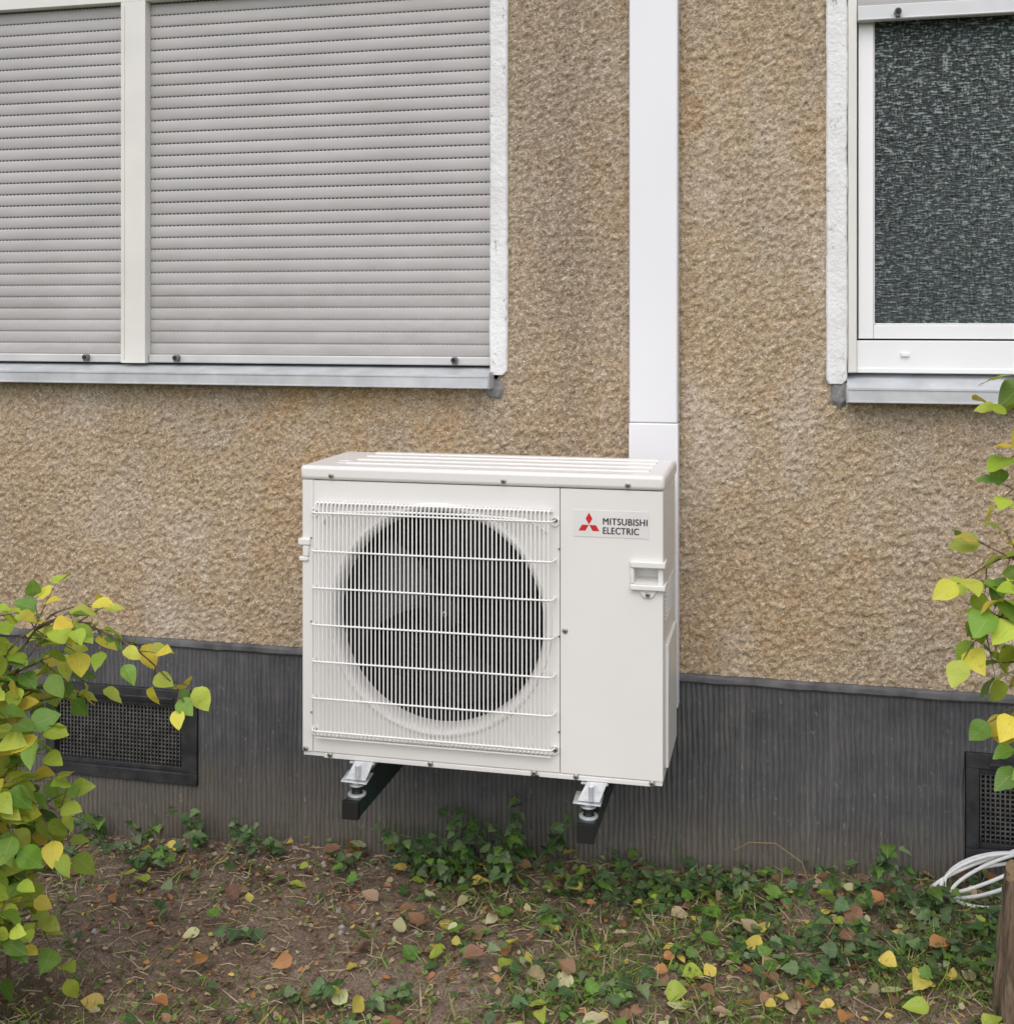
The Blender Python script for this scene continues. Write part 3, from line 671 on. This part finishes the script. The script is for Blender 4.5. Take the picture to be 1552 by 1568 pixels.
tg=[(-1.58,-1.02,.93),(-1.70,-1.12,.95),(-1.84,-1.0,.97),(-1.64,-.95,.82),(-1.58,-1.1,.70),(-1.68,-1.22,.55),(-1.58,-1.05,.50),(-1.72,-1.15,.78),(-1.9,-1.2,.88),(-1.78,-.9,.72),(-1.64,-1.18,.32),(-1.72,-1.28,.38),(-1.95,-1.05,.62),(-1.66,-1.02,.22),(-1.73,-1.0,.45)]
for q in range(46): tg.append((rng.uniform(-1.95,-1.61),rng.uniform(-1.25,-.9),rng.uniform(.18,.93)))
for (tx,ty,tz) in tg:
    bx=-1.93+rng.normal(0,.06); by=-1.08+rng.normal(0,.06)
    stems.append(dict(p=[(bx,by,-.05),(bx+(tx-bx)*.15,by+(ty-by)*.2,tz*.45),(bx+(tx-bx)*.55,by+(ty-by)*.6,tz*.88),(tx,ty,tz)],r=.005,s=.3,tw=.8))
stems.append(dict(p=[(-1.93,-1.05,0),(-1.86,-1.03,.5),(-1.68,-1.0,.88),(-1.48,-.97,.86),(-1.34,-.955,.75)],r=.005,s=.62,gap=.6,tw=.42))
stems.append(dict(p=[(-1.93,-1.05,0),(-1.84,-1.03,.55),(-1.68,-1.0,.88),(-1.54,-.99,.945)],r=.005,s=.6,gap=.8,tw=.5))
stems.append(dict(p=[(-1.93,-1.05,0),(-1.84,-1.03,.55),(-1.66,-1.0,.86),(-1.53,-.99,.87)],r=.005,s=.6,gap=.8,tw=.5))
stems.append(dict(p=[(-1.90,-1.08,0),(-1.80,-1.06,.35),(-1.68,-1.04,.50),(-1.59,-1.03,.47)],r=.004,s=.6,gap=.8,tw=.5))
shrub('shrub',stems,.028,[LIME,LIME2,LY,MG,GRN],[4.2,3,2.6,2,.8],(.042,.068))
stems=[]
for (pts,g,tw) in [([(.78,-.75,0),(.74,-.74,.6),(.62,-.75,1.0),(.48,-.76,1.10),(.37,-.775,1.05)],.7,.5),
                   ([(.80,-.74,0),(.76,-.73,.5),(.66,-.75,.9),(.52,-.76,1.02),(.39,-.775,.92)],.7,.55),
                   ([(.80,-.76,0),(.74,-.75,.8),(.60,-.75,1.25),(.46,-.75,1.40)],.8,.5),
                   ([(.82,-.74,0),(.72,-.75,.8),(.58,-.75,1.02),(.40,-.765,1.13)],.8,.35),
                   ([(.82,-.74,0),(.72,-.75,.8),(.56,-.75,1.0),(.44,-.765,1.04)],.7,.5),
                   ([(.82,-.74,0),(.72,-.75,.8),(.56,-.75,1.08),(.45,-.765,1.10)],.7,.5),
                   ([(.80,-.75,0),(.72,-.76,.5),(.56,-.76,.80),(.42,-.765,.75)],.8,.45),
                   ([(.80,-.75,0),(.72,-.76,.5),(.54,-.76,.84),(.44,-.77,.88)],.7,.5),
                   ([(.80,-.75,0),(.72,-.76,.5),(.54,-.76,.90),(.43,-.77,.98)],.7,.5),
                   ([(.80,-.75,0),(.72,-.76,.4),(.56,-.76,.68),(.47,-.77,.70)],.7,.5),
                   ([(.84,-.75,0),(.80,-.75,.9),(.64,-.75,1.4),(.47,-.75,1.48)],.9,.45),
                   ([(.84,-.75,0),(.80,-.75,.8),(.62,-.75,1.15),(.45,-.75,1.25)],.9,.45),
                   ([(.84,-.75,0),(.80,-.75,.8),(.62,-.75,1.25),(.47,-.75,1.33)],.9,.45),
                   ([(.84,-.72,0),(.82,-.7,.8),(.75,-.72,1.3),(.70,-.74,1.55)],.8,.8),([(.84,-.72,0),(.86,-.7,.7),(.92,-.72,1.2),(.95,-.74,1.4)],.8,.9)]:
    stems.append(dict(p=pts,r=.005,s=.60,gap=g,tw=tw))
shrub('shrub',stems,.034,[LIME,LIME2,LY,MG,GRN,(.70,.50,.10)],[3.4,2.8,3.2,2.6,1,.6],(.045,.072))

# ================================================================ TREE STUMP
b=MA(); seg=40; prof=[(.0,1.25),(.03,1.08),(.10,.98),(.16,.97),(.2,.92),(.26,.95),(.30,.90),(.35,.92),(.39,.84)]; sx,sy=.500,-.655
for zz,rr in prof:
    for k in range(seg):
        a=2*math.pi*k/seg; r=.060*rr*(1+.10*math.sin(5*a+1+zz*3)+.06*math.sin(11*a+zz*9)+.05*math.sin(17*a-zz*6))
        b.v.append((sx+.06*zz+r*math.cos(a),sy+r*math.sin(a),zz+.012*math.sin(3*a+1)*(zz>.37)))
for l in range(len(prof)-1):
    for k in range(seg): k2=(k+1)%seg; b.f.append((l*seg+k,l*seg+k2,(l+1)*seg+k2,(l+1)*seg+k)); b.m.append(0)
b.f.append(tuple((len(prof)-1)*seg+k for k in range(seg))); b.m.append(1)
b.build('tree_stump',[BARK,WOOD])

# ================================================================ CABLE COIL
b=MA(); pts=[]; 
for t in np.linspace(0,4.3*2*math.pi,200):
    k=t/(2*math.pi); rx=.130+.018*math.sin(k*2.1+1); ry=.050+.012*math.cos(k*1.7)
    pts.append((.540+rx*math.cos(t)+.02*math.sin(k*3),-.12+ry*math.sin(t)+.012*math.sin(k*5),.130+.042*math.sin(t*.97+.6*k)+.008*k+.025*math.cos(t)))
pts=[(.95,-.05,.29),(.85,-.06,.23)]+pts[::-1]
b.tube(pts,.0045,8); b.build('electric_cable',[CABLE])

# ================================================================ LIGHT, SKY, CAMERA
w=bpy.data.worlds.new('World'); sc.world=w; w.use_nodes=True; nt=w.node_tree
sky=nt.nodes.new('ShaderNodeTexSky'); sky.sky_type='NISHITA'; sky.sun_disc=False; EL=52
sky.sun_elevation=R(EL); sky.sun_rotation=R(180); sky.air_density=1.0; sky.dust_density=3.5; sky.ozone_density=1.5
bg=nt.nodes['Background']; bg.inputs[1].default_value=.15; nt.links.new(sky.outputs[0],bg.inputs[0])
l=bpy.data.lights.new('sun','SUN'); l.energy=1.5; l.angle=R(100); l.color=(1,.985,.965)
o=bpy.data.objects.new('sun',l); o.rotation_euler=(R(90-EL),0,0); COL.objects.link(o)
cam=bpy.data.cameras.new('camera'); co=bpy.data.objects.new('camera',cam); COL.objects.link(co)
cam.sensor_fit='HORIZONTAL'; cam.sensor_width=36; cam.lens=42.12; cam.shift_y=-.1914; cam.clip_start=.05; cam.clip_end=1500
co.location=(0,-3.42,1.6); co.rotation_euler=(R(90),0,R(13.1)); sc.camera=co
sc.view_settings.view_transform='Standard'; sc.view_settings.look='None'; sc.view_settings.exposure=0
